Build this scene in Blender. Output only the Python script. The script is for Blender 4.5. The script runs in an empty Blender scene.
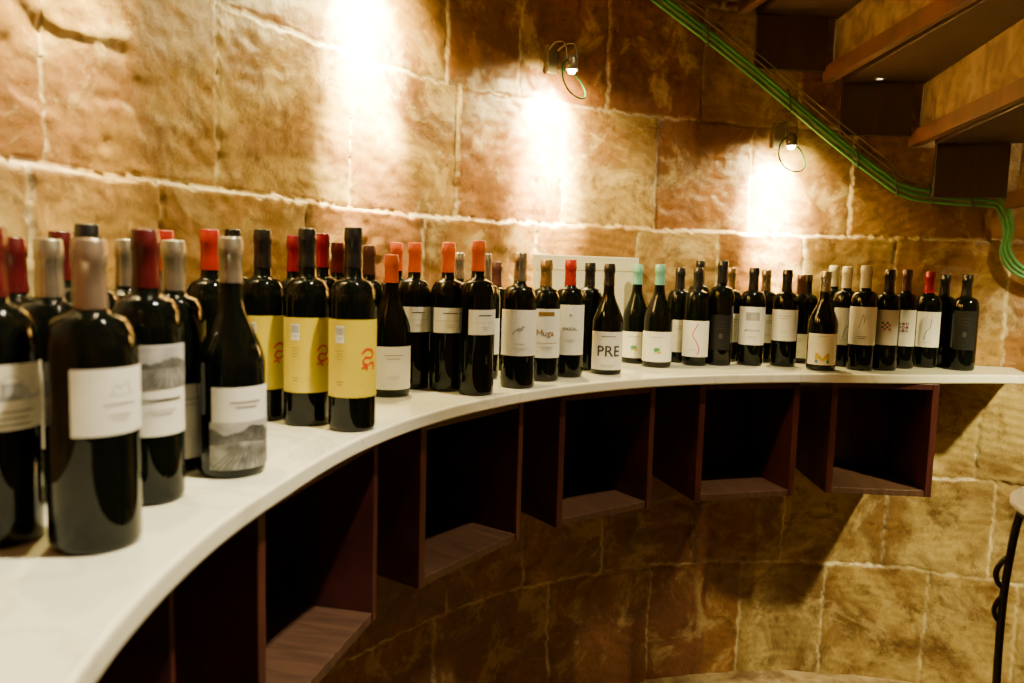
import bpy, math, random, bmesh
import numpy as np
from mathutils import Vector, Matrix
random.seed(4)
S = bpy.context.scene
COL = S.collection
Z0 = 1.28            # eye height
FZ = -.05            # floor level
CT = 1.01            # counter top height
CX, CY = 0.975, 0.83 # axis of the round tower
RW = 1.65            # wall radius
FPX = 768.0

# ---------------------------------------------------------------- camera
th = math.atan(76/768.0); rho = math.radians(1.6)
F = Vector((0, math.cos(th), -math.sin(th)))
r0 = Vector((1, 0, 0)); u0 = Vector((0, math.sin(th), math.cos(th)))
CR = r0*math.cos(rho) + u0*math.sin(rho)
CU = u0*math.cos(rho) - r0*math.sin(rho)
EYE = Vector((0, 0, Z0))
cam = bpy.data.cameras.new("camera"); camo = bpy.data.objects.new("camera", cam)
COL.objects.link(camo)
M = Matrix((( CR.x, CU.x, -F.x, 0), (CR.y, CU.y, -F.y, 0), (CR.z, CU.z, -F.z, Z0), (0, 0, 0, 1)))
camo.matrix_world = M
cam.sensor_width = 36; cam.lens = 27; cam.clip_start = 0.02
cam.dof.use_dof = True; cam.dof.focus_distance = 1.95; cam.dof.aperture_fstop = 3.8
S.camera = camo

def ray(px, py):
    return F + CR*((px-512)/FPX) + CU*((341.5-py)/FPX)
def on_plane(px, py, z):
    d = ray(px, py); t = (z-Z0)/d.z
    return EYE + d*t
def on_cyl(px, py, r):
    d = ray(px, py)
    a = d.x**2+d.y**2; b = -2*(d.x*CX+d.y*CY); c = CX**2+CY**2-r*r
    t = (-b+math.sqrt(max(0, b*b-4*a*c)))/(2*a)
    return EYE + d*t
def z_at(x, y, py):
    a = CU - F*((341.5-py)/FPX)
    return Z0 - (x*a.x+y*a.y)/a.z
def az_of(px, py, r=RW):
    p = on_cyl(px, py, r); return math.degrees(math.atan2(p.y-CY, p.x-CX)) % 360
def polar(az, r, z=0):
    a = math.radians(az); return Vector((CX+r*math.cos(a), CY+r*math.sin(a), z))

# ---------------------------------------------------------------- materials
def newmat(name):
    m = bpy.data.materials.new(name); m.use_nodes = True
    nt = m.node_tree; b = nt.nodes["Principled BSDF"]
    return m, nt, b
_mc = {}
def flat(name, col, rough=0.5, metal=0.0, spec=0.5, coat=0.0, var=0.06, scale=40, col2=None):
    key = (name,)
    if key in _mc: return _mc[key]
    m, nt, b = newmat(name)
    tc = nt.nodes.new("ShaderNodeTexCoord"); n = nt.nodes.new("ShaderNodeTexNoise")
    n.inputs["Scale"].default_value = scale
    nt.links.new(tc.outputs["Object"], n.inputs["Vector"])
    r = nt.nodes.new("ShaderNodeValToRGB")
    r.color_ramp.elements[0].position = .3; r.color_ramp.elements[1].position = .7
    r.color_ramp.elements[0].color = [max(0, c*(1-var)) for c in col]+[1]
    r.color_ramp.elements[1].color = [min(1, c*(1+var)) for c in (col2 or col)]+[1]
    if col2: n.inputs["Detail"].default_value = 8
    nt.links.new(n.outputs["Fac"], r.inputs["Fac"])
    nt.links.new(r.outputs["Color"], b.inputs["Base Color"])
    b.inputs["Roughness"].default_value = rough; b.inputs["Metallic"].default_value = metal
    b.inputs["Specular IOR Level"].default_value = spec
    b.inputs["Coat Weight"].default_value = coat; b.inputs["Coat Roughness"].default_value = .05
    _mc[key] = m; return m

def stone_mat():
    m, nt, b = newmat("sandstone_blocks"); N = nt.nodes; Lk = nt.links
    def attr(n):
        a = N.new("ShaderNodeAttribute"); a.attribute_name = n; return a
    tc = N.new("ShaderNodeTexCoord")
    def noise(scale, detail=6, rough=.6, dist=0):
        n = N.new("ShaderNodeTexNoise"); n.inputs["Scale"].default_value = scale
        n.inputs["Detail"].default_value = detail; n.inputs["Roughness"].default_value = rough
        n.inputs["Distortion"].default_value = dist
        Lk.new(tc.outputs["Object"], n.inputs["Vector"]); return n
    def ramp(src, els):
        r = N.new("ShaderNodeValToRGB"); cr = r.color_ramp
        while len(cr.elements) < len(els): cr.elements.new(.5)
        for e, (p, c) in zip(cr.elements, els): e.position = p; e.color = list(c)+[1]
        Lk.new(src, r.inputs["Fac"]); return r
    def mix(a, c, fac, mode='MIX'):
        x = N.new("ShaderNodeMix"); x.data_type = 'RGBA'; x.blend_type = mode
        for s, v in ((6, a), (7, c)):
            if isinstance(v, tuple): x.inputs[s].default_value = v+(1,)
            else: Lk.new(v, x.inputs[s])
        if isinstance(fac, float): x.inputs[0].default_value = fac
        else: Lk.new(fac, x.inputs[0])
        return x.outputs[2]
    def math_(op, a, b_):
        x = N.new("ShaderNodeMath"); x.operation = op
        for i, v in enumerate((a, b_)):
            if isinstance(v, (int, float)): x.inputs[i].default_value = v
            else: Lk.new(v, x.inputs[i])
        return x.outputs[0]
    tint = attr("tint"); joint = attr("joint"); ring = attr("ring")
    n1 = noise(2.6, 10, .68, .6); n2 = noise(11, 10, .74, .3); n3 = noise(85, 8, .8)
    n5 = noise(5.5, 10, .72, .8)
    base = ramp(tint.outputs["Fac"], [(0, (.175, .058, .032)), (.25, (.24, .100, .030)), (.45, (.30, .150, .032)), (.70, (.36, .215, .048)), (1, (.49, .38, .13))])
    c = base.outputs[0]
    # brown stains
    c = mix(c, (.125, .048, .014), ramp(n1.outputs["Fac"], [(.42, (0, 0, 0)), (.56, (.82, .82, .82))]).outputs[0])
    # pale plaster / salt remains
    c = mix(c, (.55, .42, .17), ramp(n5.outputs["Fac"], [(.53, (0, 0, 0)), (.62, (.52, .52, .52))]).outputs[0])
    c = mix(c, (.080, .034, .011), ramp(n2.outputs["Fac"], [(.52, (0, 0, 0)), (.64, (.75, .75, .75))]).outputs[0])
    w = N.new("ShaderNodeTexWave"); w.wave_type = 'RINGS'; w.rings_direction = 'SPHERICAL'
    w.inputs["Scale"].default_value = 12; w.inputs["Distortion"].default_value = 2.4
    w.inputs["Detail"].default_value = 6; w.inputs["Detail Scale"].default_value = 1.0; w.inputs["Detail Roughness"].default_value = .7
    Lk.new(ring.outputs["Vector"], w.inputs["Vector"])
    wf = math_('MULTIPLY', w.outputs["Fac"], ramp(n5.outputs["Fac"], [(.42, (1, 1, 1)), (.54, (.0, .0, .0))]).outputs[0])
    c = mix(c, (.090, .042, .012), math_('MULTIPLY', wf, .30))
    gr = ramp(n3.outputs["Fac"], [(.38, (.5, .5, .5)), (.62, (1.0, 1.0, 1.0))])
    c = mix(c, gr.outputs[0], .42, 'MULTIPLY')
    jn = math_('MULTIPLY', joint.outputs["Fac"], ramp(n5.outputs["Fac"], [(.40, (.10, .10, .10)), (.56, (.88, .88, .88))]).outputs[0])
    c = mix(c, (.64, .54, .30), jn)
    Lk.new(c, b.inputs["Base Color"])
    rr = ramp(n5.outputs["Fac"], [(.4, (.25, .25, .25)), (.65, (.50, .50, .50))])
    Lk.new(rr.outputs[0], b.inputs["Roughness"])
    b.inputs["Specular IOR Level"].default_value = .45
    h = math_('ADD', math_('MULTIPLY', n2.outputs["Fac"], .7), math_('MULTIPLY', n3.outputs["Fac"], .25))
    h = math_('ADD', h, math_('MULTIPLY', n5.outputs["Fac"], .55))
    h = math_('SUBTRACT', h, math_('MULTIPLY', wf, .045))
    bp = N.new("ShaderNodeBump"); bp.inputs["Strength"].default_value = .6; bp.inputs["Distance"].default_value = .006
    Lk.new(h, bp.inputs["Height"]); Lk.new(bp.outputs[0], b.inputs["Normal"])
    return m

def wood_mat(name, c1, c2, rough=.4, scale=(30, 3, 3)):
    m, nt, b = newmat(name); N = nt.nodes
    tc = N.new("ShaderNodeTexCoord"); mp = N.new("ShaderNodeMapping"); mp.inputs["Scale"].default_value = scale
    n = N.new("ShaderNodeTexNoise"); n.inputs["Scale"].default_value = 2.5; n.inputs["Detail"].default_value = 8
    n.inputs["Distortion"].default_value = .6
    nt.links.new(tc.outputs["Object"], mp.inputs["Vector"]); nt.links.new(mp.outputs[0], n.inputs["Vector"])
    r = N.new("ShaderNodeValToRGB"); r.color_ramp.elements[0].position = .35; r.color_ramp.elements[1].position = .66
    r.color_ramp.elements[0].color = list(c1)+[1]; r.color_ramp.elements[1].color = list(c2)+[1]
    nt.links.new(n.outputs["Fac"], r.inputs["Fac"]); nt.links.new(r.outputs[0], b.inputs["Base Color"])
    bp = N.new("ShaderNodeBump"); bp.inputs["Strength"].default_value = .15; bp.inputs["Distance"].default_value = .002
    nt.links.new(n.outputs["Fac"], bp.inputs["Height"]); nt.links.new(bp.outputs[0], b.inputs["Normal"])
    b.inputs["Roughness"].default_value = rough
    return m
def marble_mat():
    m, nt, b = newmat("cream_marble"); N = nt.nodes
    tc = N.new("ShaderNodeTexCoord")
    n = N.new("ShaderNodeTexNoise"); n.inputs["Scale"].default_value = 2.4; n.inputs["Detail"].default_value = 7; n.inputs["Distortion"].default_value = 1.6
    nt.links.new(tc.outputs["Object"], n.inputs["Vector"])
    r = N.new("ShaderNodeValToRGB"); cr = r.color_ramp
    cr.elements[0].position = .3; cr.elements[0].color = (.79, .76, .57, 1)
    cr.elements[1].position = .475; cr.elements[1].color = (.87, .85, .68, 1)
    e = cr.elements.new(.50); e.color = (.75, .72, .55, 1)
    e = cr.elements.new(.525); e.color = (.87, .85, .68, 1)
    e = cr.elements.new(.75); e.color = (.82, .79, .61, 1)
    nt.links.new(n.outputs["Fac"], r.inputs["Fac"]); nt.links.new(r.outputs[0], b.inputs["Base Color"])
    b.inputs["Roughness"].default_value = .05; b.inputs["Specular IOR Level"].default_value = 1.0
    return m
def emis(name, col, st):
    m, nt, b = newmat(name)
    b.inputs["Emission Color"].default_value = list(col)+[1]; b.inputs["Emission Strength"].default_value = st
    return m

STONE = stone_mat(); MARBLE = marble_mat()
WOOD = wood_mat("dark_mahogany", (.030, .0062, .0058), (.068, .014, .011), .40)
WOODL = wood_mat("mahogany_lit", (.040, .017, .010), (.074, .033, .018), .5)  # lighter mahogany for the box floors, light falling on them put into the colour
BEAM = wood_mat("stair_timber", (.034, .012, .007), (.085, .030, .015), .55)
DARKB = wood_mat("stair_dark_board", (.013, .005, .004), (.028, .011, .008), .5)
RISER = wood_mat("riser_stone", (.085, .056, .032), (.22, .155, .09), .8, (7, 7, 7))
GLASS = flat("dark_bottle_glass", (.002, .003, .002), .025, 0, .24)
IRON = flat("black_iron", (.02, .018, .016), .4, .6)
GREEN = flat("green_conduit", (.045, .22, .058), .45)
GREEND = flat("dull_green_cable", (.008, .050, .012), .7, 0, .1)
TIE = flat("dark_cable_tie", (.02, .03, .02), .5)
CORD = flat("tan_cord", (.12, .10, .05), .5)
GREYM = flat("grey_metal", (.16, .14, .12), .35, .7)
PALEM = flat("dull_lamp_metal", (.14, .12, .08), .35, .5)

# ---------------------------------------------------------------- mesh helpers
def mesh_obj(name, verts, faces, mats, parent=None, smooth=False, midx=None, tag=None):
    me = bpy.data.meshes.new(name); me.from_pydata([tuple(v) for v in verts], [], faces); 
    for m in (mats if isinstance(mats, list) else [mats]): me.materials.append(m)
    if midx: me.polygons.foreach_set("material_index", midx)
    if smooth: me.polygons.foreach_set("use_smooth", [True]*len(me.polygons))
    me.update()
    o = bpy.data.objects.new(name, me); COL.objects.link(o)
    if parent: o.parent = parent
    return o
def root(name, loc, rz, label, cat, group=None):
    e = bpy.data.objects.new(name, None); e.empty_display_size = .05
    COL.objects.link(e); e.location = loc; e.rotation_euler = (0, 0, rz)
    e["label"] = label; e["category"] = cat
    if group: e["group"] = group
    return e
def lathe(name, prof, mat, parent=None, n=40, smooth=True):
    v = []; f = []; m = len(prof)
    for i in range(n):
        a = 2*math.pi*i/n
        for r, z in prof: v.append((r*math.cos(a), r*math.sin(a), z))
    for i in range(n):
        j = (i+1) % n
        for k in range(m-1): f.append((i*m+k, j*m+k, j*m+k+1, i*m+k+1))
    o = mesh_obj(name, v, f, mat, parent, smooth)
    return o
def bevel(o, w=.002, seg=2):
    b = o.modifiers.new("bevel", 'BEVEL'); b.width = w; b.segments = seg; b.limit_method = 'ANGLE'
    return o
def box(name, lo, hi, mat, parent=None, bw=.0015):
    x0, y0, z0 = lo; x1, y1, z1 = hi
    v = [(x0,y0,z0),(x1,y0,z0),(x1,y1,z0),(x0,y1,z0),(x0,y0,z1),(x1,y0,z1),(x1,y1,z1),(x0,y1,z1)]
    f = [(0,3,2,1),(4,5,6,7),(0,1,5,4),(1,2,6,5),(2,3,7,6),(3,0,4,7)]
    o = mesh_obj(name, v, f, mat, parent)
    if bw: bevel(o, bw)
    return o
def catmull(pts, n=8):
    P = [Vector(p) for p in pts]; P = [P[0]*2-P[1]]+P+[P[-1]*2-P[-2]]; out = []
    for i in range(1, len(P)-2):
        for k in range(n):
            t = k/n
            out.append(.5*((2*P[i])+(P[i+1]-P[i-1])*t+(2*P[i-1]-5*P[i]+4*P[i+1]-P[i+2])*t*t+(3*P[i]-P[i-1]-3*P[i+1]+P[i+2])*t**3))
    out.append(P[-2]); return out
def tube(name, pts, rad, mat, parent=None, sides=10, ribs=None, n=8):
    pts = catmull(pts, n)
    if ribs:   # resample finely for corrugation
        L = [0]
        for a, b in zip(pts, pts[1:]): L.append(L[-1]+(b-a).length)
        m = int(L[-1]/ribs)*2; q = []
        k = 0
        for i in range(m+1):
            s = L[-1]*i/m
            while k < len(L)-2 and L[k+1] < s: k += 1
            t = (s-L[k])/max(1e-9, L[k+1]-L[k]); q.append(pts[k].lerp(pts[k+1], t))
        pts = q
    v = []; f = []; up = Vector((0, 0, 1)); prev = None
    for i, p in enumerate(pts):
        d = (pts[min(i+1, len(pts)-1)]-pts[max(i-1, 0)]).normalized()
        if prev is None:
            a = d.orthogonal().normalized()
        else:
            a = (prev-d*prev.dot(d)).normalized()
        prev = a; b = d.cross(a)
        rr = rad*(1.0 if not ribs or i % 2 else .86)
        for s in range(sides):
            t = 2*math.pi*s/sides; v.append(p+a*rr*math.cos(t)+b*rr*math.sin(t))
    for i in range(len(pts)-1):
        for s in range(sides):
            s2 = (s+1) % sides
            f.append((i*sides+s, i*sides+s2, (i+1)*sides+s2, (i+1)*sides+s))
    f.append(tuple(range(sides-1, -1, -1))); f.append(tuple(range((len(pts)-1)*sides, len(pts)*sides)))
    return mesh_obj(name, v, f, mat, parent, True)

# ---------------------------------------------------------------- stone wall
rng = np.random.default_rng(7)
TAB = [rng.random((128, 128)) for _ in range(8)]
def vn(u, v, fr, k):
    T = TAB[k]; a = u*fr; b = v*fr
    i = np.floor(a).astype(int); j = np.floor(b).astype(int)
    x = a-i; y = b-j; x = x*x*(3-2*x); y = y*y*(3-2*y)
    g = lambda p, q: T[p % 128, q % 128]
    return (g(i, j)*(1-x)+g(i+1, j)*x)*(1-y)+(g(i, j+1)*(1-x)+g(i+1, j+1)*x)*y
ROWS = [-.09, .33, .64, .98, 1.40, 1.74, 2.08, 2.42, 2.76, 3.1]
JP = [ # joints seen in each course, (px,py)
 [(1012, 640), (920, 640), (820, 620), (735, 620), (645, 620), (545, 620), (430, 640)],
 [(990, 530), (883, 530), (780, 530), (690, 530), (600, 530), (520, 560)],
 [(978, 430), (880, 440), (760, 450), (640, 450), (520, 480)],
 [(890, 280), (800, 270), (715, 260), (632, 290), (531, 270), (420, 250), (300, 230), (152, 200), (20, 200)],
 [(985, 230), (850, 210), (750, 190), (657, 180), (562, 160), (458, 140), (352, 110), (218, 90), (42, 90)],
 [(940, 110), (800, 90), (705, 70), (610, 50), (520, 40), (448, 40), (352, 20), (218, 10)],
]
JOINTS = []
for k in range(len(ROWS)-1):
    az = sorted(az_of(*p) for p in JP[k]) if k < len(JP) else [90+7*(k % 2)]
    while az[0] > 55-14: az.insert(0, az[0]-random.uniform(9, 13))
    while az[-1] < 415: az.append(az[-1]+random.uniform(9, 14))
    while az[0] > 30: az.insert(0, az[0]-11)
    JOINTS.append(np.array(az))
NB = 80
BOFF = rng.random((len(ROWS), NB)); BTINT = rng.random((len(ROWS), NB)); BR1 = rng.random((len(ROWS), NB)); BR2 = rng.random((len(ROWS), NB))
def build_wall(name, az0, az1, du, label):
    nu = int(math.radians(az1-az0)*RW/du)+1; nz = int(3.05/du)+1
    az = np.linspace(az0, az1, nu); zz = np.linspace(-.08, 2.96, nz)
    A, Zg = np.meshgrid(az, zz, indexing='ij')
    U = np.radians(A)*RW
    uw = U+.012*(vn(U, Zg, 4, 0)-.5)+.006*(vn(U, Zg, 21, 1)-.5)+.009*(vn(U, Zg, 70, 7)-.5)
    zw = Zg+.012*(vn(U, Zg, 3, 2)-.5)+.006*(vn(U, Zg, 19, 3)-.5)+.009*(vn(U, Zg, 65, 6)-.5)
    rows = np.array(ROWS)
    ri = np.clip(np.searchsorted(rows, zw)-1, 0, len(ROWS)-2)
    dh = np.minimum(np.abs(zw-rows[ri]), np.abs(rows[ri+1]-zw))
    dv = np.full_like(dh, 9.0); bi = np.zeros_like(ri); ctr = np.zeros_like(dh)
    aw = np.degrees(uw/RW)
    for k in range(len(ROWS)-1):
        m = ri == k; J = JOINTS[k]
        idx = np.clip(np.searchsorted(J, aw[m]), 1, len(J)-1)
        dv[m] = np.radians(np.minimum(np.abs(aw[m]-J[idx-1]), np.abs(J[idx]-aw[m])))*RW
        bi[m] = idx % NB; ctr[m] = np.radians((J[idx]+J[idx-1])/2)*RW
    d = np.minimum(dh, dv)
    jm = np.exp(-(d/.0036)**2)
    groove = (.0048*np.exp(-(d/.0034)**2)+.0006*np.exp(-(d/.009)**2))*(.4+.7*vn(U, Zg, 9, 1))
    off = (BOFF[ri, bi]-.5)*np.where(ri == 3, .003, .008)
    tilt = (BR1[ri, bi]-.5)*np.where(ri == 3, .008, .03)*(U-ctr)
    prot = np.where(ri <= 3, .022+.014*(vn(U, Zg, 8, 0)-.5), 0.0)
    rough = .003*(vn(U, Zg, 5, 4)-.5)+.0028*(vn(U, Zg, 17, 5)-.5)+.0020*(vn(U, Zg, 47, 6)-.5)+.0006*(vn(U, Zg, 95, 3)-.5)
    # flaked hollows
    fl = vn(U, Zg, 6.5, 2)+.35*vn(U, Zg, 26, 4)
    rough = rough+.003*(1/(1+np.exp(-(fl-.88)*40)))
    # horizontal bedding streaks
    rough = rough+.0013*(vn(U*.25, Zg, 60, 1)-.5)
    R = RW+groove+off-prot+rough+tilt
    X = CX+R*np.cos(np.radians(A)); Y = CY+R*np.sin(np.radians(A))
    co = np.stack([X, Y, Zg], -1).reshape(-1, 3).astype(np.float32)
    I, Jx = np.meshgrid(np.arange(nu-1), np.arange(nz-1), indexing='ij')
    a = (I*nz+Jx).ravel(); q = np.stack([a, a+1, a+nz+1, a+nz], -1).astype(np.int32)
    me = bpy.data.meshes.new(name)
    me.vertices.add(len(co)); me.vertices.foreach_set("co", co.ravel())
    me.loops.add(q.size); me.loops.foreach_set("vertex_index", q.ravel())
    me.polygons.add(len(q)); me.polygons.foreach_set("loop_start", np.arange(len(q), dtype=np.int32)*4)
    me.polygons.foreach_set("loop_total", np.full(len(q), 4, dtype=np.int32))
    me.update(calc_edges=True); me.validate()
    me.polygons.foreach_set("use_smooth", np.ones(len(me.polygons), dtype=bool))
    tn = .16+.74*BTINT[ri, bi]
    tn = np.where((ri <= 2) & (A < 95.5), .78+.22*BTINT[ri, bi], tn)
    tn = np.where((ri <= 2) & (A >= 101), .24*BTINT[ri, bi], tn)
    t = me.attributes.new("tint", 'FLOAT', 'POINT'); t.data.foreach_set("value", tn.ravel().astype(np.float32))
    t = me.attributes.new("joint", 'FLOAT', 'POINT'); t.data.foreach_set("value", jm.ravel().astype(np.float32))
    sg = np.where(BR2[ri, bi] > .5, 1, -1)
    rg = np.stack([(U-ctr)*sg+(BR1[ri, bi]-.5)*.5, (Zg-rows[ri])+.3+BR2[ri, bi]*.5, U*0], -1)
    t = me.attributes.new("ring", 'FLOAT_VECTOR', 'POINT'); t.data.foreach_set("vector", rg.ravel().astype(np.float32))
    me.materials.append(STONE)
    o = bpy.data.objects.new(name, me); COL.objects.link(o)
    o["kind"] = "structure"; o["label"] = label; o["category"] = "wall"
    return o
build_wall("wall_back", 52, 216, .0055, "curved golden sandstone block wall with pale mortar joints")
build_wall("wall_front", 216, 412, .025, "curved sandstone block wall closing the round room")

def disk(name, z, r, label, cat, seed):
    m, nt, b = newmat(name+"_stone"); N = nt.nodes
    tc = N.new("ShaderNodeTexCoord"); n = N.new("ShaderNodeTexNoise"); n.inputs["Scale"].default_value = 9; n.inputs["Detail"].default_value = 10; n.inputs["Roughness"].default_value = .7
    nt.links.new(tc.outputs["Object"], n.inputs["Vector"])
    rr = N.new("ShaderNodeValToRGB"); rr.color_ramp.elements[0].position = .4; rr.color_ramp.elements[1].position = .62
    rr.color_ramp.elements[0].color = (.14, .08, .035, 1); rr.color_ramp.elements[1].color = (.42, .31, .15, 1)
    nt.links.new(n.outputs["Fac"], rr.inputs["Fac"]); nt.links.new(rr.outputs[0], b.inputs["Base Color"])
    b.inputs["Roughness"].default_value = .6
    bp = N.new("ShaderNodeBump"); bp.inputs["Distance"].default_value = .02; bp.inputs["Strength"].default_value = .8
    nt.links.new(n.outputs["Fac"], bp.inputs["Height"]); nt.links.new(bp.outputs[0], b.inputs["Normal"])
    n_ = 96; v = [(CX+r*math.cos(2*math.pi*i/n_), CY+r*math.sin(2*math.pi*i/n_), z+k) for k in (0, -.06) for i in range(n_)]
    f = [tuple(range(n_)), tuple(range(2*n_-1, n_-1, -1))]+[(i, n_+i, n_+(i+1) % n_, (i+1) % n_) for i in range(n_)]
    o = mesh_obj(name, v, f, m); o["kind"] = "structure"; o["label"] = label; o["category"] = cat
    return o
disk("floor", FZ, 1.68, "worn tan stone floor of the cellar", "floor", 1)
disk("ceiling", 3.0, 1.68, "rough stone ceiling of the cellar", "ceiling", 2)

# ---------------------------------------------------------------- counter
RF = [(69.5, 1.43), (72, 1.40), (80, 1.31), (88, 1.26), (105, 1.24), (175, 1.25), (196, 1.30), (212, 1.32)]
def rfront(az): return float(np.interp(az, [a for a, _ in RF], [b for _, b in RF]))
def rfs(az): return (rfront(az-3)+rfront(az)*2+rfront(az+3))/4
v = []; f = []; n = 150; T = .025
for i in range(n+1):
    az = 69.5+(208-69.5)*i/n; rf = rfs(max(az, 69.6))
    prof = [(1.620, CT), (rf+.005, CT), (rf+.002, CT-.0006), (rf+.0006, CT-.002), (rf, CT-.005), (rf, CT-T+.004),
            (rf+.001, CT-T+.001), (rf+.003, CT-T), (1.620, CT-T)]
    for r, z in prof: v.append(polar(az, r, z))
m = 9
for i in range(n):
    for k in range(m):
        k2 = (k+1) % m
        f.append((i*m+k, i*m+k2, (i+1)*m+k2, (i+1)*m+k))
f.append(tuple(range(m-1, -1, -1))); f.append(tuple(range(n*m, n*m+m)))
co = mesh_obj("wall_counter", v, f, MARBLE, smooth=True)
for i, p in enumerate(co.data.polygons):
    if len(p.vertices) > 4 or i % m in (0, 4, 7): p.use_smooth = False
co["label"] = "long curved cream marble counter slab following the round stone wall"; co["category"] = "counter"

# ---------------------------------------------------------------- hanging boxes
BX = [(86.9, .292), (105.0, .305), (125.3, .315), (145.5, .345), (168.0, .385), (191.5, .40)]
for az, w in BX:
    rf = rfs(az)+.03; dep = .275
    hw = w/2
    rr = rf*math.cos(math.asin(hw/rf))
    p = polar(az, rr, 0)
    e = root("display_box", (p.x, p.y, CT-T-.322), math.radians(az-90),
             "dark mahogany open display box hung under the marble counter", "shelf box", "open boxes under the counter")
    t = .018; Hh = .322; # local y -> outward to wall, x tangent
    box("side_panel", (-hw, 0, 0), (-hw+t, dep, Hh-.001), WOOD, e)
    box("side_panel", (hw-t, 0, 0), (hw, dep, Hh-.001), WOOD, e)
    box("bottom_panel", (-hw+t, .002, 0), (hw-t, dep, t), WOODL, e)
    box("top_panel", (-hw+t, .002, Hh-t), (hw-t, dep, Hh-.001), WOOD, e)
    box("back_panel", (-hw+t, dep-.012, t), (hw-t, dep, Hh-t), WOOD, e)

# ---------------------------------------------------------------- stair seen from below
AZ = [109.6, 99.9, 89.8, 80.1, 70.6, 60.9]; SZ = [Z0+.97, Z0+.78, Z0+.59, Z0+.40, Z0+.21, Z0+.02]
def wedge(name, a0, a1, z0, z1, ri, ro, mat, parent):
    v = []; k = 6
    for i in range(k+1):
        az = a0+(a1-a0)*i/k
        for r in (ri, ro):
            for z in (z0, z1): v.append(polar(az, r, z))
    f = []
    for i in range(k):
        b = i*4; c = b+4
        f += [(b, b+2, c+2, c), (b+1, c+1, c+3, b+3), (b, c, c+1, b+1), (b+2, b+3, c+3, c+2)]
    f += [(0, 1, 3, 2), (k*4, k*4+2, k*4+3, k*4+1)]
    return bevel(mesh_obj(name, v, f, mat, parent), .002)
for i in range(4):
    a_hi, a_lo = AZ[i], AZ[i+1]
    e = root("stair_step", (0, 0, 0), 0, "winding stair step with dark tread, timber beam and stone riser", "stair", "winding stair steps")
    ro = 1.62 if i < 3 else 1.572
    wedge("tread", a_lo-.6, a_hi-.6, SZ[i], SZ[i]+.04, .108, ro, DARKB, e)
    wedge("riser", a_lo-.5, a_lo+.35, SZ[i+1]+.0405, SZ[i], .108, ro, RISER, e)
    wedge("support_beam", a_lo+.4, a_lo+1.5, SZ[i+1]+.0, SZ[i+1]+.045, .12, ro, BEAM, e)
    wedge("wall_board", a_lo+1.5, a_hi-.65, SZ[i+1]+.03, SZ[i]-.001, ro-.018, ro-.002, DARKB, e)
nw = lathe("stair_newel_post", [(0, FZ), (.105, FZ), (.105, 3.0), (0, 3.0)], BEAM)
nw.location = (CX, CY, 0); nw["label"] = "round timber newel post carrying the winding stair"; nw["category"] = "stair post"
# small downlight under a tread
p = on_plane(880, 78, SZ[2])
az = math.degrees(math.atan2(p.y-CY, p.x-CX)); p = polar(az, min(1.565, math.hypot(p.x-CX, p.y-CY)), SZ[2])
e = root("recessed_light", (p.x, p.y, p.z), 0, "tiny round recessed light under a dark stair tread", "light")
lathe("light_rim", [(.010, -.004), (.017, -.004), (.018, 0), (.010, 0), (.010, -.004)], GREYM, e, 24)
lathe("light_lens", [(0, -.002), (.0095, -.002)], emis("small_lens", (1, .8, .45), 6), e, 20)

# ---------------------------------------------------------------- wall spot lamps
WARM = (1.0, .78, .32)
BULB = emis("lamp_bulb", (1, .86, .60), 50)
def wall_lamp(az, z, power):
    p = polar(az, RW-.006, z)
    e = root("wall_lamp", (p.x, p.y, p.z), math.radians(az+90),
             "small dull metal spot lamp with a green cable loop", "lamp", "spot lamps on the stone wall")
    box("wall_plate", (-.018, -.006, .012), (.018, .012, .092), PALEM, e, .004)
    tube("bracket_arm", [(.015, .012, .08), (.018, .05, .088), (.018, .09, .075), (.016, .102, .025)], .0021, PALEM, e)
    tube("bracket_arm", [(-.015, .012, .08), (-.018, .05, .088), (-.018, .09, .075), (-.016, .102, .025)], .0021, PALEM, e)
    s = lathe("lamp_shade", [(.004, .044), (.011, .042), (.0135, .035), (.0155, .021), (.017, .006), (.016, .006), (.014, .020), (.012, .034), (.004, .040)], PALEM, e, 28)
    s.location = (0, .10, 0)
    b = lathe("bulb", [(0, -.007), (.008, -.005), (.013, .005), (.008, .013), (0, .015)], BULB, e, 20); b.location = (0, .10, .002)
    c = [(-.024, .012, .03), (-.047, .05, .01), (-.049, .09, -.030), (-.030, .125, -.064), (.004, .14, -.074), (.036, .14, -.060), (.050, .13, -.028), (.040, .115, .010), (.016, .10, .032)]
    tube("cable", c, .0024, GREEND, e)
    def sp(nm, en, col, size, dy, bl=1.0):
        L = bpy.data.lights.new(nm, 'SPOT'); L.energy = en; L.color = col
        L.spot_size = math.radians(size); L.spot_blend = bl; L.shadow_soft_size = .010
        lo = bpy.data.objects.new(nm, L); COL.objects.link(lo); lo.parent = e
        lo.location = (0, .10, -.017)
        lo.rotation_euler = Vector((0, dy, -1)).to_track_quat('-Z', 'Y').to_euler()
    sp("spot_light", power*.32, (1, .84, .40), 82, -1.05)
    sp("streak_light", power*.72, (1, .82, .36), 48, -.46)
    sp("halo_light", power*.031, (1, .78, .26), 170, -.8)
    sp("spill_light", power*.010, WARM, 150, 0, .8)
p3 = on_cyl(776, 150, RW); p2 = on_cyl(549, 78, RW); p1 = on_cyl(366, -18, RW)
azp = lambda p: math.degrees(math.atan2(p.y-CY, p.x-CX))
wall_lamp(azp(p3), p3.z-.01, 1150)
wall_lamp(azp(p2), p2.z-.005, 1400)
wall_lamp(azp(p1), p1.z+.03, 1750)
wall_lamp(170, Z0+.86, 1300)

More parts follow.
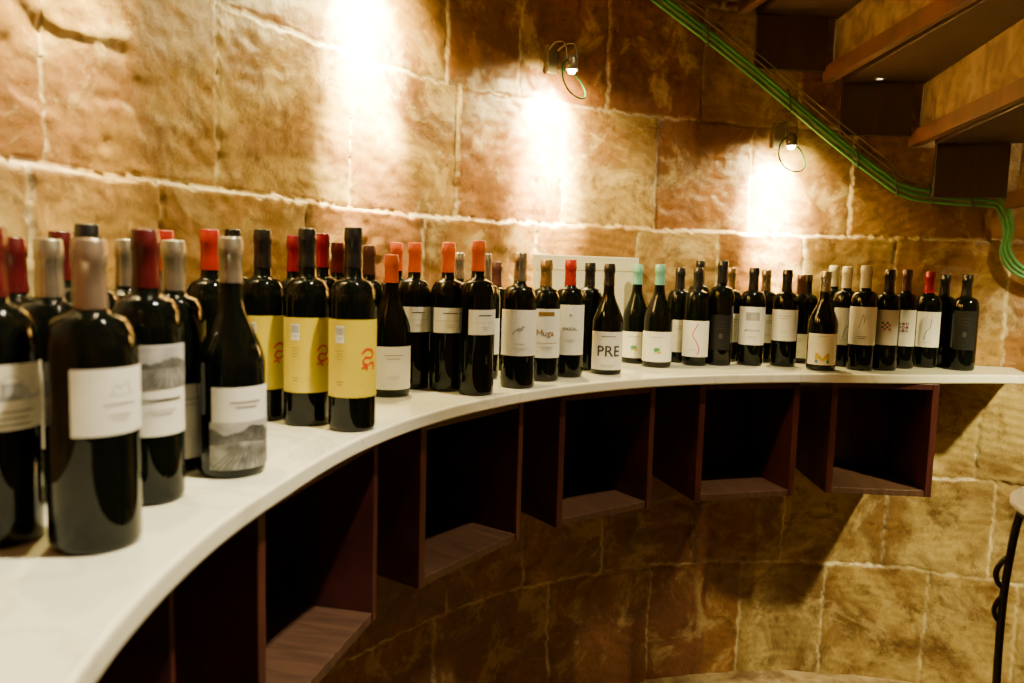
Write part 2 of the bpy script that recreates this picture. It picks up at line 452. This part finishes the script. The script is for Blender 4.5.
# ---------------------------------------------------------------- conduits
G1 = [(600, -50), (665, -2), (745, 60), (830, 131), (880, 170), (908, 187), (950, 193), (990, 195), (1006, 204), (1012, 228), (1009, 248), (1020, 266), (1050, 280)]
O = on_cyl(745, 60, 1.592)
def wall_path(pts, r): return [on_cyl(x, y, r)-O for x, y in pts]
cb = root("conduit_bundle", O, 0, "bundle of green conduits and thin cords clipped along the wall", "cable")
for dx, dy, rad in ((0, 0, .0066), (1, 5.6, .0058), (-1, 10.5, .0050)):
    tube("conduit", wall_path([(x+(dx if x < 990 else -dy*.75), y+(dy if x < 1000 else dy*.5)) for x, y in G1], 1.591), rad, GREEN, cb, ribs=.008)
for (x, y), (x2, y2) in zip(G1[1:7], G1[2:8]):
    q = [((x+x2)/2, (y+y2)/2-5), ((x+x2)/2+2, (y+y2)/2+16)]
    A_ = on_cyl(*q[0], 1.594)-O; B_ = on_cyl(*q[1], 1.594)-O; mm = (A_+B_)/2; inw = (Vector((CX, CY, 0))-Vector((mm.x+O.x, mm.y+O.y, 0))).normalized()
    tube("cable_tie", [A_-inw*.004, A_+inw*.006, mm+inw*.012, B_+inw*.006, B_-inw*.004], .0024, TIE, cb)
tube("electric_cord", wall_path([(x+3, y-7) for x, y in G1[:6]]+[(945, 186)], 1.592), .0024, CORD, cb)
tube("electric_cord", wall_path([(x+7, y-11) for x, y in G1[:5]]+[(905, 178)], 1.592), .0016, CORD, cb)

# ---------------------------------------------------------------- bottles
CAPC = dict(black=(.010, .009, .009), maroon=(.070, .004, .006), red=(.34, .014, .004), orange=(.60, .092, .003), silver=(.44, .39, .29),
            bronze=(.36, .27, .20), gold=(.50, .33, .12), teal=(.14, .36, .28), white=(.62, .57, .43), pink=(.27, .008, .026), brown=(.06, .022, .018))
def capmat(c): return flat("capsule_"+c, CAPC[c], .27, .85 if c in ("silver", "gold") else (.7 if c == "bronze" else 0.0), .45, .25)
PAP = dict(white=(.82, .80, .72), cream=(.80, .75, .59), grey=(.56, .54, .48), yellow=(.70, .54, .0), dark=(.008, .008, .009), beige=(.64, .59, .46))
def paper(c): return flat("label_paper_"+c, PAP[c], .55, 0, .35 if c != "dark" else .2, var=.03)
INK = dict(k=(.03, .03, .03), g=(.30, .29, .27), l=(.50, .48, .44), r=(.60, .03, .02), o=(.70, .045, .0), y=(.60, .40, .0), w=(.86, .84, .78), n=(.06, .28, .12), b=(.08, .18, .50), t=(.26, .15, .02), d=(.08, .08, .08), p=(.35, .04, .10), m=(.20, .10, .03), q=(.06, .057, .054), z=(.03, .03, .03))
def ink(c):
    if c == 'f': return flat("ink_photo_grey", (.02, .02, .02), .5, scale=70, col2=(.14, .14, .135))
    if c == 's': return flat("ink_photo_sky", (.26, .255, .25), .5, scale=30, col2=(.52, .51, .48))
    if c == 'e': return flat("ink_photo_field", (.06, .06, .058), .5, scale=60, col2=(.34, .335, .32))
    return flat("ink_"+c, INK[c], .5, var=.03)
_tc = {}
def text_geo(s, size, ofs=.012):
    if (s, size) in _tc: return _tc[(s, size)]
    cu = bpy.data.curves.new("t", 'FONT'); cu.body = s; cu.size = size; cu.align_x = 'CENTER'; cu.align_y = 'CENTER'; cu.resolution_u = 3
    cu.offset = size*ofs
    ob = bpy.data.objects.new("t", cu); COL.objects.link(ob)
    dg = bpy.context.evaluated_depsgraph_get(); dg.update()
    me = bpy.data.meshes.new_from_object(ob.evaluated_get(dg))
    bm = bmesh.new(); bm.from_mesh(me)
    xs = [v.co.x for v in bm.verts]; x = min(xs)+.0015
    while x < max(xs):
        bmesh.ops.bisect_plane(bm, geom=bm.verts[:]+bm.edges[:]+bm.faces[:], plane_co=(x, 0, 0), plane_no=(1, 0, 0)); x += .0015
    bm.verts.index_update()
    g = ([(v.co.x, v.co.y) for v in bm.verts], [tuple(v.index for v in p.verts) for p in bm.faces])
    bm.free()
    bpy.data.objects.remove(ob); bpy.data.meshes.remove(me); bpy.data.curves.remove(cu)
    _tc[(s, size)] = g; return g
class Print:
    def __init__(s): s.v = []; s.f = []; s.m = []; s.mats = []
    def mi(s, c):
        if c not in s.mats: s.mats.append(c)
        return s.mats.index(c)
    def text(s, t, size, x, z, c, left=None, ofs=.012):
        V, Fc = text_geo(t, size, ofs); b = len(s.v)
        if left is not None: x = left-min(a for a, _ in V)
        s.v += [(a+x, d+z) for a, d in V]; s.f += [tuple(b+i for i in q) for q in Fc]; s.m += [s.mi(c)]*len(Fc)
    def strip(s, x0, x1, lo, hi, c, n=16):
        b = len(s.v)
        for i in range(n+1):
            x = x0+(x1-x0)*i/n
            s.v += [(x, lo(x) if callable(lo) else lo), (x, hi(x) if callable(hi) else hi)]
        for i in range(n): s.f.append((b+2*i, b+2*i+2, b+2*i+3, b+2*i+1)); s.m.append(s.mi(c))
    def line(s, pts, w, c, smooth=True):
        P = [Vector((p[0], p[1], 0)) for p in pts]
        if len(P) > 2 and smooth: P = catmull(P, 5)
        elif len(P) == 2: P = [P[0].lerp(P[1], i/8) for i in range(9)]
        b = len(s.v)
        for i, p in enumerate(P):
            d = (P[min(i+1, len(P)-1)]-P[max(i-1, 0)]).normalized(); nn = Vector((-d.y, d.x, 0))*w/2
            s.v += [(p.x-nn.x, p.y-nn.y), (p.x+nn.x, p.y+nn.y)]
        for i in range(len(P)-1): s.f.append((b+2*i, b+2*i+2, b+2*i+3, b+2*i+1)); s.m.append(s.mi(c))
    def disc(s, x, z, r, c, ry=None):
        ry = ry or r
        q = lambda X: ry*math.sqrt(max(1e-6, 1-((X-x)/r)**2))
        s.strip(x-r*.995, x+r*.995, lambda X: z-q(X), lambda X: z+q(X), c, 14)
    def bars(s, x, z, w, k, c, dz=.004, th=.0011):
        for i in range(k):
            ww = w*(1, .7, .85, .55)[i % 4]; s.strip(x-ww/2, x+ww/2, z-i*dz-th/2, z-i*dz+th/2, c, 12)
def design(kind, w, h):
    P = Print()
    if kind == "plain": P.bars(0, h*.30, w*.9, 2, 'g', .007, .0016); P.bars(0, -h*.2, w*.6, 2, 'l')
    elif kind == "top": P.bars(0, h*.28, w*.8, 1, 'k', .007, .002); P.strip(-w*.8, w*.8, -h*.02, -h*.02+.0006, 'g'); P.bars(0, -h*.2, w*.5, 2, 'l')
    elif kind == "house":
        P.strip(-w*.9, w*.9, -h*.05, lambda x: h*.10+h*.09*math.sin(x*210)+h*.05*math.sin(x*500+1), 's'); P.strip(-w*.2, w*.25, -h*.05, h*.22, 'e', 6)
        P.line([(-w*.25, h*.22), (0, h*.33), (w*.3, h*.22)], .001, 'g'); P.bars(0, -h*.22, w*1.0, 3, 'k', .006, .0013)
    elif kind == "script":
        P.line([(-w*.22, h*.10), (-w*.10, h*.26), (0, h*.20), (w*.12, h*.30), (w*.24, h*.12)], .0007, 'g'); P.strip(-w*.24, w*.26, h*.09, h*.10, 'g', 8)
        P.bars(0, -h*.04, w*.75, 1, 'g', .005, .0012); P.bars(0, -h*.20, w*.5, 2, 'l')
    elif kind == "landscape":
        P.strip(-w*.98, w*.98, h*.02, h*.49, 's', 24); P.strip(-w*.98, w*.98, h*.02, lambda x: h*.30+h*.02*math.sin(x*150), 'e', 24)
        P.strip(-w*.98, w*.98, h*.24, lambda x: h*.33+h*.03*math.sin(x*120)+h*.01*math.sin(x*700), 'f', 24)
        for i in range(9): P.line([(-w*.9+i*w*.22, h*.03), (-w*.45+i*w*.13, h*.13), (-w*.15+i*w*.07, h*.23)], .0013, 'd')
        P.bars(0, -h*.10, w*1.2, 1, 'k', .006, .002); P.bars(0, -h*.22, w*.8, 2, 'g')
    elif kind == "hills":
        P.strip(-w*1.05, w*1.05, -h*.5, h*.08, 's', 24)
        P.strip(-w*1.05, w*1.05, -h*.5, lambda x: -h*.02+h*.05*math.sin(x*95+.5)+h*.012*math.sin(x*300), 'f', 24)
        P.strip(-w*1.05, w*1.05, -h*.5, lambda x: -h*.18+h*.02*math.sin(x*80+2), 'e', 24)
        for i in range(12): P.line([(-w*1.0+i*w*.18, -h*.49), (-w*.6+i*w*.12, -h*.34), (-w*.3+i*w*.07, -h*.21)], .0014, 'd')
        P.bars(0, h*.32, w*.9, 2, 'k', .006, .0014)
    elif kind == "yellow":
        P.strip(-w*.80, -w*.42, h*.20, h*.42, 'w', 6)
        for i in range(9): P.strip(-w*.78+i*w*.038, -w*.764+i*w*.038, h*.30, h*.40, 'k', 1)
        P.bars(-w*.61, h*.27, w*.30, 2, 'g', .003, .0007)
        P.bars(-w*.61, h*.10, w*.34, 4, 't', .0045, .0009); P.bars(-w*.61, -h*.30, w*.30, 2, 't', .0045, .0012)
        x = w*.56
        P.line([(x+a*1.1, b*1.25) for a, b in [(-.011, .006), (-.004, .012), (.005, .011), (.009, .005), (.003, .001), (-.005, .002), (-.009, -.004), (-.002, -.008), (.006, -.005), (.011, -.009), (.008, -.014)]], .0032, 'o')
        P.line([(x+a*1.1, b*1.25) for a, b in [(-.011, -.012), (-.006, -.010), (-.001, -.014)]], .0030, 'o')
    elif kind == "bird":
        P.disc(0, h*.08, .007, 'g', .0042); P.disc(.007, h*.08+.005, .0028, 'g'); P.line([(.009, h*.08+.005), (.013, h*.08+.006)], .0009, 'g')
        P.line([(-.006, h*.08), (-.013, h*.08-.006), (-.016, h*.08-.012)], .002, 'g')
        P.line([(-.001, h*.08-.004), (-.001, h*.08-.010)], .0007, 'g'); P.line([(.002, h*.08-.004), (.003, h*.08-.010)], .0007, 'g')
        P.bars(0, -h*.24, w*.5, 1, 'l', .004, .002); P.bars(0, -h*.34, w*.8, 2, 'l')
    elif kind == "muga":
        z0 = -h*.05; x0 = -.0215; mw = .0120; mh = .0150
        for a in (0, mw): P.strip(x0+a-.0011, x0+a+.0011, z0, z0+mh, 'm', 2)
        P.line([(x0, z0+mh-.0005), (x0+mw/2, z0+mh*.30)], .0023, 'm'); P.line([(x0+mw/2, z0+mh*.30), (x0+mw, z0+mh-.0005)], .0023, 'm')
        P.text("uga", .0195, 0, z0+.0058, 'm', left=x0+mw+.0026)
        P.strip(-w*.8, w*.8, -h*.20, -h*.20+.001, 't'); P.bars(0, -h*.28, w*.9, 2, 'g'); P.strip(-w*.5, w*.5, h*.36, h*.44, 't', 8)
    elif kind == "passal": P.text("PASSAL", .0105, 0, h*.02, 'k'); P.bars(0, -h*.2, w*.6, 2, 'l'); P.disc(0, h*.3, .003, 'g')
    elif kind == "pre": P.bars(0, h*.38, w*.9, 1, 'g', .004, .0026); P.text("PRE", .0380, .001, -h*.02, 'q', ofs=.016); P.bars(0, -h*.38, w*.9, 2, 'g')
    elif kind == "leaf":
        P.disc(0, -h*.1, .009, 'n', .006); P.disc(.006, -h*.18, .006, 'y', .004); P.line([(-.008, -h*.25), (0, -h*.1), (.009, h*.02)], .001, 'n'); P.bars(0, h*.32, w*.8, 1, 'g', .005, .0013)
    elif kind == "curve":
        P.line([(.006, h*.42), (-.008, h*.12), (.003, -h*.08), (.011, -h*.30), (.006, -h*.44)], .0026, 'r'); P.bars(-w*.3, -h*.3, w*.4, 2, 'l')
    elif kind == "matallana":
        P.text("MATALLANA", .0075, 0, -h*.12, 'k'); P.strip(-w*.5, w*.5, h*.14, h*.36, 's', 6); P.bars(0, -h*.28, w*.6, 2, 'l')
    elif kind == "em":
        mw, mh, z0 = .0150, .028, -h*.44
        P.strip(-mw-.0040, -mw+.0040, z0, z0+mh, 'y', 4); P.strip(mw-.0040, mw+.0040, z0, z0+mh, 'y', 4)
        P.line([(-mw, z0+mh-.003), (0, z0+mh*.25)], .0080, 'y'); P.line([(0, z0+mh*.25), (mw, z0+mh-.003)], .0080, 'y')
        P.strip(-mw-.0040, -mw+.0040, z0, z0+mh*.30, 'b', 4); P.strip(mw-.0040, mw+.0040, z0, z0+mh*.30, 'n', 4)
        P.bars(0, h*.42, w*.7, 1, 'g')
    elif kind == "checks":
        for i in range(4):
            for j in range(4):
                if (i+j) % 2: P.strip(-.012+i*.006, -.006+i*.006, -.008+j*.006, -.002+j*.006, 'd' if j % 2 else 'p', 4)
        P.bars(0, -h*.3, w*.7, 1, 'l')
    elif kind == "circles":
        for i in range(3):
            for j in range(3): P.disc(-.010+i*.010, -.008+j*.010, .0042, 'p' if (i+j) % 2 else 'd'); P.disc(-.010+i*.010, -.008+j*.010, .002, 'w')
    elif kind == "swirl": P.line([(-.008, -h*.3), (-.002, -h*.05), (.006, h*.05), (.010, h*.3)], .0014, 'k'); P.bars(0, -h*.36, w*.6, 1, 'l')
    elif kind == "relief": P.bars(0, h*.3, w*.8, 3, 'z', .009, .001); P.disc(0, -h*.1, .006, 'z', .008)
    elif kind == "tri":
        P.line([(-.009, -h*.05), (0, h*.3), (.004, h*.12)], .0016, 't'); P.line([(.010, h*.28), (0, -h*.02)], .0012, 'g'); P.bars(0, -h*.28, w*.7, 2, 'k', .005, .0012)
    return P

RN = .0131
def bottle_profile(kind, H, R):
    rn = RN
    if kind == "burg":
        zs, ze = H*.46, H*.76
        sh = [(rn+.0012+(R-rn-.0012)*(1-(t*t*(3-2*t))), zs+(ze-zs)*t) for t in [i/14 for i in range(1, 15)]]
    else:
        zs = H*.635; ze = zs+.040
        sh = []
        for i in range(1, 13):
            t = i/12; r = rn+.0022+(R-rn-.0022)*math.sqrt(max(0, 1-t**1.9)) if t < .86 else None
            if r is None:
                t0 = .86; rr = rn+.0022+(R-rn-.0022)*math.sqrt(1-t0**1.9); k = (t-t0)/(1-t0); r = rr+(rn+.0014-rr)*(k*(2-k))
            sh.append((r, zs+(ze-zs)*t))
    base = [(0, .010), (R*.5, .006), (R*.82, 0), (R-.003, .0008), (R-.0008, .003), (R, .008)]
    mid = [(R, zs*.5), (R, zs)]
    neck = [(rn, H-.045), (rn-.0005, H-.024), (rn-.0005, H-.0225)]
    lip = [(rn+.0008, H-.022), (rn+.0010, H-.008), (rn+.0004, H-.0065), (rn-.0002, H-.006), (rn-.0002, H-.001), (rn-.0012, H), (0, H)]
    return base+mid+sh+neck+lip

def L(off, half, yt, yb, pap, des): return dict(off=off, half=half, yt=yt, yb=yb, pap=pap, des=des)
# px, bottom y, top y, kind, R, capsule, label, description
B = [
 (0, 551, 228, "bord", .0375, "maroon", L(20, 66, 366, 432, "beige", "house"), "dark wine bottle with maroon capsule and beige drawing label"),
 (97, 556, 240, "bord", .0395, "bronze", L(34, 60, 370, 437, "white", "script"), "dark wine bottle with tan-bronze capsule and plain white label"),
 (150, 507, 230, "bord", .0370, "maroon", L(22, 58, 346, 437, "white", "landscape"), "dark wine bottle with maroon capsule and monochrome vineyard label"),
 (229, 479, 238, "burg", .0410, "silver", L(24, 58, 388, 470, "white", "hills"), "sloping-shouldered bottle with silver capsule and grey hillside label"),
 (180, 473, 241, "bord", .0370, "silver", L(30, 58, 385, 460, "grey", "plain"), "dark wine bottle with silver capsule and greyish label"),
 (352, 433, 228, "bord", .0375, "black", L(6, 84, 320, 398, "yellow", "yellow"), "tall wine bottle with black capsule and wrapped yellow label"),
 (307, 427, 229, "bord", .0375, "black", L(8, 84, 318, 393, "yellow", "yellow"), "tall wine bottle with black capsule and wrapped yellow label"),
 (264, 422, 230, "bord", .0375, "black", L(10, 84, 316, 390, "yellow", "yellow"), "tall wine bottle with black capsule and wrapped yellow label"),
 (390, 398, 255, "burg", .0400, "orange", L(10, 72, 347, 390, "white", "plain"), "sloping-shouldered bottle with orange capsule and white label"),
 (418, 390, 243, "bord", .0365, "orange", L(15, 55, 307, 332, "white", "top"), "dark wine bottle with orange capsule and small white label"),
 (443, 392, 243, "bord", .0370, "orange", L(10, 60, 308, 333, "white", "top"), "dark wine bottle with orange capsule and small white label"),
 (473, 396, 241, "bord", .0375, "orange", L(28, 55, 310, 335, "white", "top"), "dark wine bottle with orange-red capsule and small white label"),
 (517, 389, 253, "bord", .0385, "silver", L(4, 78, 310, 356, "white", "bird"), "dark wine bottle with silver capsule and white bird label"),
 (543, 382, 260, "bord", .0360, "gold", L(6, 72, 309, 358, "white", "muga"), "dark wine bottle with gold capsule and white lettered label"),
 (567, 378, 260, "bord", .0370, "red", L(6, 70, 305, 355, "white", "passal"), "dark wine bottle with red capsule and white lettered label"),
 (587, 371, 263, "bord", .0360, "black", None, "dark wine bottle with black capsule beside a pale card box"),
 (605, 375, 264, "burg", .0400, "black", L(6, 72, 332, 370, "white", "pre"), "sloping-shouldered bottle with black capsule and white lettered label"),
 (634, 364, 265, "burg", .0380, "teal", L(-5, 70, 332, 358, "white", "leaf"), "sloping-shouldered bottle with teal capsule and white label"),
 (656, 368, 265, "burg", .0405, "teal", L(0, 78, 332, 362, "white", "leaf"), "sloping-shouldered bottle with teal capsule and green-printed label"),
 (677, 363, 268, "bord", .0355, "black", L(5, 60, 320, 352, "beige", "plain"), "dark wine bottle with black capsule and beige label"),
 (694, 366, 268, "bord", .0365, "black", L(0, 76, 321, 357, "white", "curve"), "dark wine bottle with black capsule and red curve label"),
 (717, 366, 261, "bord", .0360, "black", L(5, 50, 315, 350, "dark", "relief"), "tall dark wine bottle with black capsule and black label"),
 (749, 366, 268, "bord", .0370, "black", L(5, 72, 307, 345, "white", "matallana"), "dark wine bottle with black capsule and white lettered label"),
 (782, 367, 270, "bord", .0365, "black", L(-5, 72, 310, 341, "white", "plain"), "dark wine bottle with black capsule and white label"),
 (797, 363, 275, "bord", .0300, "brown", L(5, 60, 334, 358, "white", "plain"), "slim small wine bottle with brown capsule and white label"),
 (820, 371, 272, "burg", .0400, "silver", L(5, 66, 334, 365, "cream", "em"), "sloping-shouldered bottle with silver capsule and bright letter label"),
 (841, 367, 267, "bord", .0360, "white", L(10, 60, 308, 345, "white", "swirl"), "dark wine bottle with white capsule and white label"),
 (860, 371, 266, "bord", .0370, "white", L(0, 70, 307, 345, "white", "tri"), "dark wine bottle with white capsule and white sketch label"),
 (882, 371, 270, "bord", .0350, "black", L(0, 60, 310, 345, "grey", "checks"), "dark wine bottle with black capsule and chequered emblem label"),
 (900, 369, 270, "bord", .0350, "brown", L(0, 62, 310, 346, "white", "circles"), "dark wine bottle with brown capsule and dotted circle label"),
 (923, 368, 272, "bord", .0365, "pink", L(5, 70, 312, 347, "white", "swirl"), "dark wine bottle with crimson capsule and white label"),
 (960, 371, 275, "bord", .0365, "black", L(5, 50, 310, 350, "dark", "relief"), "black wine bottle with black capsule and dark embossed label"),
]
# rows behind: px, ring radius, top y
Bk = [
 (16, 1.55, 238, "bord", "maroon", None), (48, 1.485, 240, "bord", "silver", "beige"), (62, 1.58, 232, "bord", "maroon", None), (84, 1.49, 225, "bord", "black", "beige"),
 (112, 1.53, 240, "bord", "silver", None), (166, 1.57, 231, "bord", "red", None), (208, 1.50, 230, "bord", "red", "grey"), (233, 1.57, 230, "bord", "black", None),
 (290, 1.46, 236, "bord", "pink", None), (322, 1.47, 234, "bord", "pink", "white"), (338, 1.56, 243, "bord", "maroon", None), (370, 1.55, 246, "bord", "brown", None),
 (396, 1.54, 243, "bord", "orange", None), (459, 1.52, 253, "bord", "silver", None), (486, 1.44, 254, "bord", "silver", "white"), (497, 1.54, 262, "bord", "brown", None),
 (701, 1.57, 261, "bord", "black", None), (732, 1.53, 268, "bord", "gold", "white"), (767, 1.52, 270, "bord", "silver", "white"),
 (811, 1.54, 275, "bord", "black", None), (828, 1.53, 266, "bord", "white", "white"), (872, 1.56, 268, "bord", "black", None), (887, 1.57, 273, "bord", "black", None), (946, 1.55, 275, "bord", "black", None),
]
items = []
for px, by, ty, kind, R, cap, lab, desc in B:
    p = on_plane(px, by, CT); h = Vector((p.x, p.y, 0)); h = h*((h.length+R*.97)/h.length)
    items.append(dict(x=h.x, y=h.y, ty=ty, kind=kind, R=R, cap=cap, lab=lab, desc=desc, w=.12))
for px, r, ty, kind, cap, pap in Bk:
    p = on_cyl(px, ty, r)
    lab = None
    if pap: lab = dict(off=20, half=58, yt=None, yb=None, pap=pap, des="plain")
    items.append(dict(x=p.x, y=p.y, ty=ty, kind=kind, R=.0365, cap=cap, lab=lab,
                 desc="dark wine bottle with %s capsule standing in the back row" % {"pink": "crimson"}.get(cap, cap), w=1.0))
for it in range(300):
    mv = False
    for i in range(len(items)):
        for j in range(i):
            a, b = items[i], items[j]; dx, dy = a["x"]-b["x"], a["y"]-b["y"]; d = math.hypot(dx, dy) or 1e-6
            need = a["R"]+b["R"]+.003
            if d < need:
                mv = True; s = (need-d)/(a["w"]+b["w"])/d
                a["x"] += dx*s*a["w"]; a["y"] += dy*s*a["w"]; b["x"] -= dx*s*b["w"]; b["y"] -= dy*s*b["w"]
    for a in items:
        dx, dy = a["x"]-CX, a["y"]-CY; r = math.hypot(dx, dy); az = math.degrees(math.atan2(dy, dx)) % 360
        lo = rfs(az)+a["R"]+.004; hi = 1.612-a["R"]
        rr = min(max(r, lo), hi)
        if abs(rr-r) > 1e-6: a["x"] = CX+dx*rr/r; a["y"] = CY+dy*rr/r
    if not mv: break
GR = "wine bottles on the marble counter"
for it in items:
    x, y, R = it["x"], it["y"], it["R"]
    H = z_at(x, y, it["ty"])-CT
    H = min(max(H, .255), .330)
    lab = it["lab"]; off = lab["off"] if lab else 0
    rz = math.atan2(-y, -x)+math.radians(off)
    e = root("wine_bottle", (x, y, CT), rz, it["desc"], "bottle", GR)
    lathe("bottle_glass", bottle_profile(it["kind"], H, R), GLASS, e, 40)
    cl = .062 if it["kind"] != "burg" else .055
    g = .0007; rn = RN
    lathe("capsule", [(rn+.0010+g, H-cl), (rn+.0011+g, H-cl+.002), (rn+.0002+g, H-.045), (rn-.0003+g, H-.024), (rn+.0010+g, H-.0215), (rn+.0012+g, H-.008),
                      (rn+.0004+g, H-.0065), (rn+.0004+g, H-.0010), (rn+.0002, H+.0006), (rn-.001, H+.0011), (0, H+.0011)], capmat(it["cap"]), e, 32)
    if lab:
        if lab["yt"]:
            hl = math.hypot(x, y); fx, fy = x*(1-R/hl), y*(1-R/hl)
            z1 = z_at(fx, fy, lab["yt"])-CT; z0 = z_at(fx, fy, lab["yb"])-CT
        else: z0, z1 = .06, .145
        top = H*(.46 if it["kind"] == "burg" else .635)-.002
        z1 = min(z1, top); z0 = max(z0, .012)
        ha = math.radians(lab["half"]); n = 24; rl = R+.0005; vv = []; ff = []
        for i in range(n+1):
            a = -ha+2*ha*i/n
            vv += [(rl*math.cos(a), rl*math.sin(a), z0), (rl*math.cos(a), rl*math.sin(a), z1)]
        for i in range(n): ff.append((2*i, 2*i+2, 2*i+3, 2*i+1))
        lo = mesh_obj("paper_label", vv, ff, paper(lab["pap"]), e, True)
        zc = (z0+z1)/2; P = design(lab["des"], rl*min(ha, 1.05), z1-z0)
        if P.f:
            # successive ink colours are laid a hair above one another
            pv = [None]*len(P.v)
            vm = [0]*len(P.v)
            for q, mi_ in zip(P.f, P.m):
                for i_ in q: vm[i_] = mi_
            for i_, (a, b) in enumerate(P.v):
                rp = R+.0010+.00008*vm[i_]; pv[i_] = (rp*math.cos(a/R), rp*math.sin(a/R), zc+b)
            mesh_obj("label_print", pv, P.f, [ink(c) for c in P.mats], e, False, P.m)

# ---------------------------------------------------------------- pale card box behind the bottles
a = on_cyl(533, 260, 1.588); b = on_cyl(634, 260, 1.588)
d = Vector((b.x-a.x, b.y-a.y, 0)); wd = d.length; ang = math.atan2(d.y, d.x)
mid = Vector(((a.x+b.x)/2, (a.y+b.y)/2, CT))
e = root("card_box", mid, ang, "flat pale cream card box standing upright against the wall", "box")
CARD = flat("cream_card", (.74, .68, .46), .6)
box("box_body", (-wd/2, -.020, 0), (wd/2, 0, .262), CARD, e, .001)
box("box_lid", (-wd/2-.0015, -.0215, .2625), (wd/2+.0015, .0015, .302), CARD, e, .001)

# ---------------------------------------------------------------- tall round stand table
tx, ty_ = 1.040, 1.195; tz = Z0-.372-FZ
e = root("side_table", (tx, ty_, FZ), 0, "tall round stand with white top and black wrought-iron legs", "table")
rt = .200
lathe("table_top", [(0, tz-.012), (rt-.003, tz-.012), (rt, tz-.009), (rt, tz-.003), (rt-.003, tz), (0, tz)], flat("white_table_top", (.84, .82, .74), .3), e, 64)
lathe("iron_ring", [(rt-.024, tz-.022), (rt-.010, tz-.022), (rt-.010, tz-.0125), (rt-.024, tz-.0125), (rt-.024, tz-.022)], IRON, e, 64)
for k in range(3):
    a = math.radians(150+120*k); c, s = math.cos(a), math.sin(a)
    pts = [(.182, tz-.020), (.188, tz-.06), (.193, tz-.12), (.196, tz-.18), (.196, tz-.26), (.193, tz-.40), (.190, tz-.58), (.195, tz-.76), (.210, .010)]
    tube("leg", [(r*c, r*s, z) for r, z in pts], .0066, IRON, e)
    sc = [(.193, tz-.105), (.204, tz-.120), (.210, tz-.140), (.205, tz-.158), (.197, tz-.162)]
    tube("leg_scroll", [(r*c, r*s, z) for r, z in sc], .0048, IRON, e)
    sc = [(.195, tz-.175), (.204, tz-.190), (.208, tz-.207), (.203, tz-.222), (.197, tz-.224)]
    tube("leg_scroll", [(r*c, r*s, z) for r, z in sc], .0042, IRON, e)
lathe("foot_ring", [(.183, .30), (.190, .293), (.197, .30), (.190, .307), (.183, .30)], IRON, e, 48)

# ---------------------------------------------------------------- room lights
def light(name, typ, loc, e_, col=WARM, size=.05, aim=None, cone=None):
    Ld = bpy.data.lights.new(name, typ); Ld.energy = e_; Ld.color = col
    if typ == 'AREA': Ld.shape = 'DISK'; Ld.size = size
    else: Ld.shadow_soft_size = size
    if cone: Ld.spot_size = math.radians(cone); Ld.spot_blend = .8
    o = bpy.data.objects.new(name, Ld); COL.objects.link(o); o.location = loc
    if aim: o.rotation_euler = (Vector(aim)-Vector(loc)).to_track_quat('-Z', 'Y').to_euler()
    return o
light("hanging_bulb_light", 'POINT', (1.86, .99, Z0+1.06), 52, size=.05)
light("right_wall_spot", 'SPOT', (1.86, .99, Z0+1.00), 500, (1, .87, .42), size=.05, aim=(1.68, 2.15, .52), cone=50)
light("ceiling_spot", 'SPOT', (.45, .75, Z0+1.5), 450, (1, .87, .56), size=.04, aim=(-.30, .66, CT), cone=50)
light("ceiling_spot_second", 'SPOT', (.75, 1.15, Z0+1.5), 210, (1, .84, .50), size=.04, aim=(.35, 2.0, CT), cone=54)
w = bpy.data.worlds.new("world"); S.world = w; w.use_nodes = True
w.node_tree.nodes["Background"].inputs[0].default_value = (.02, .012, .006, 1)
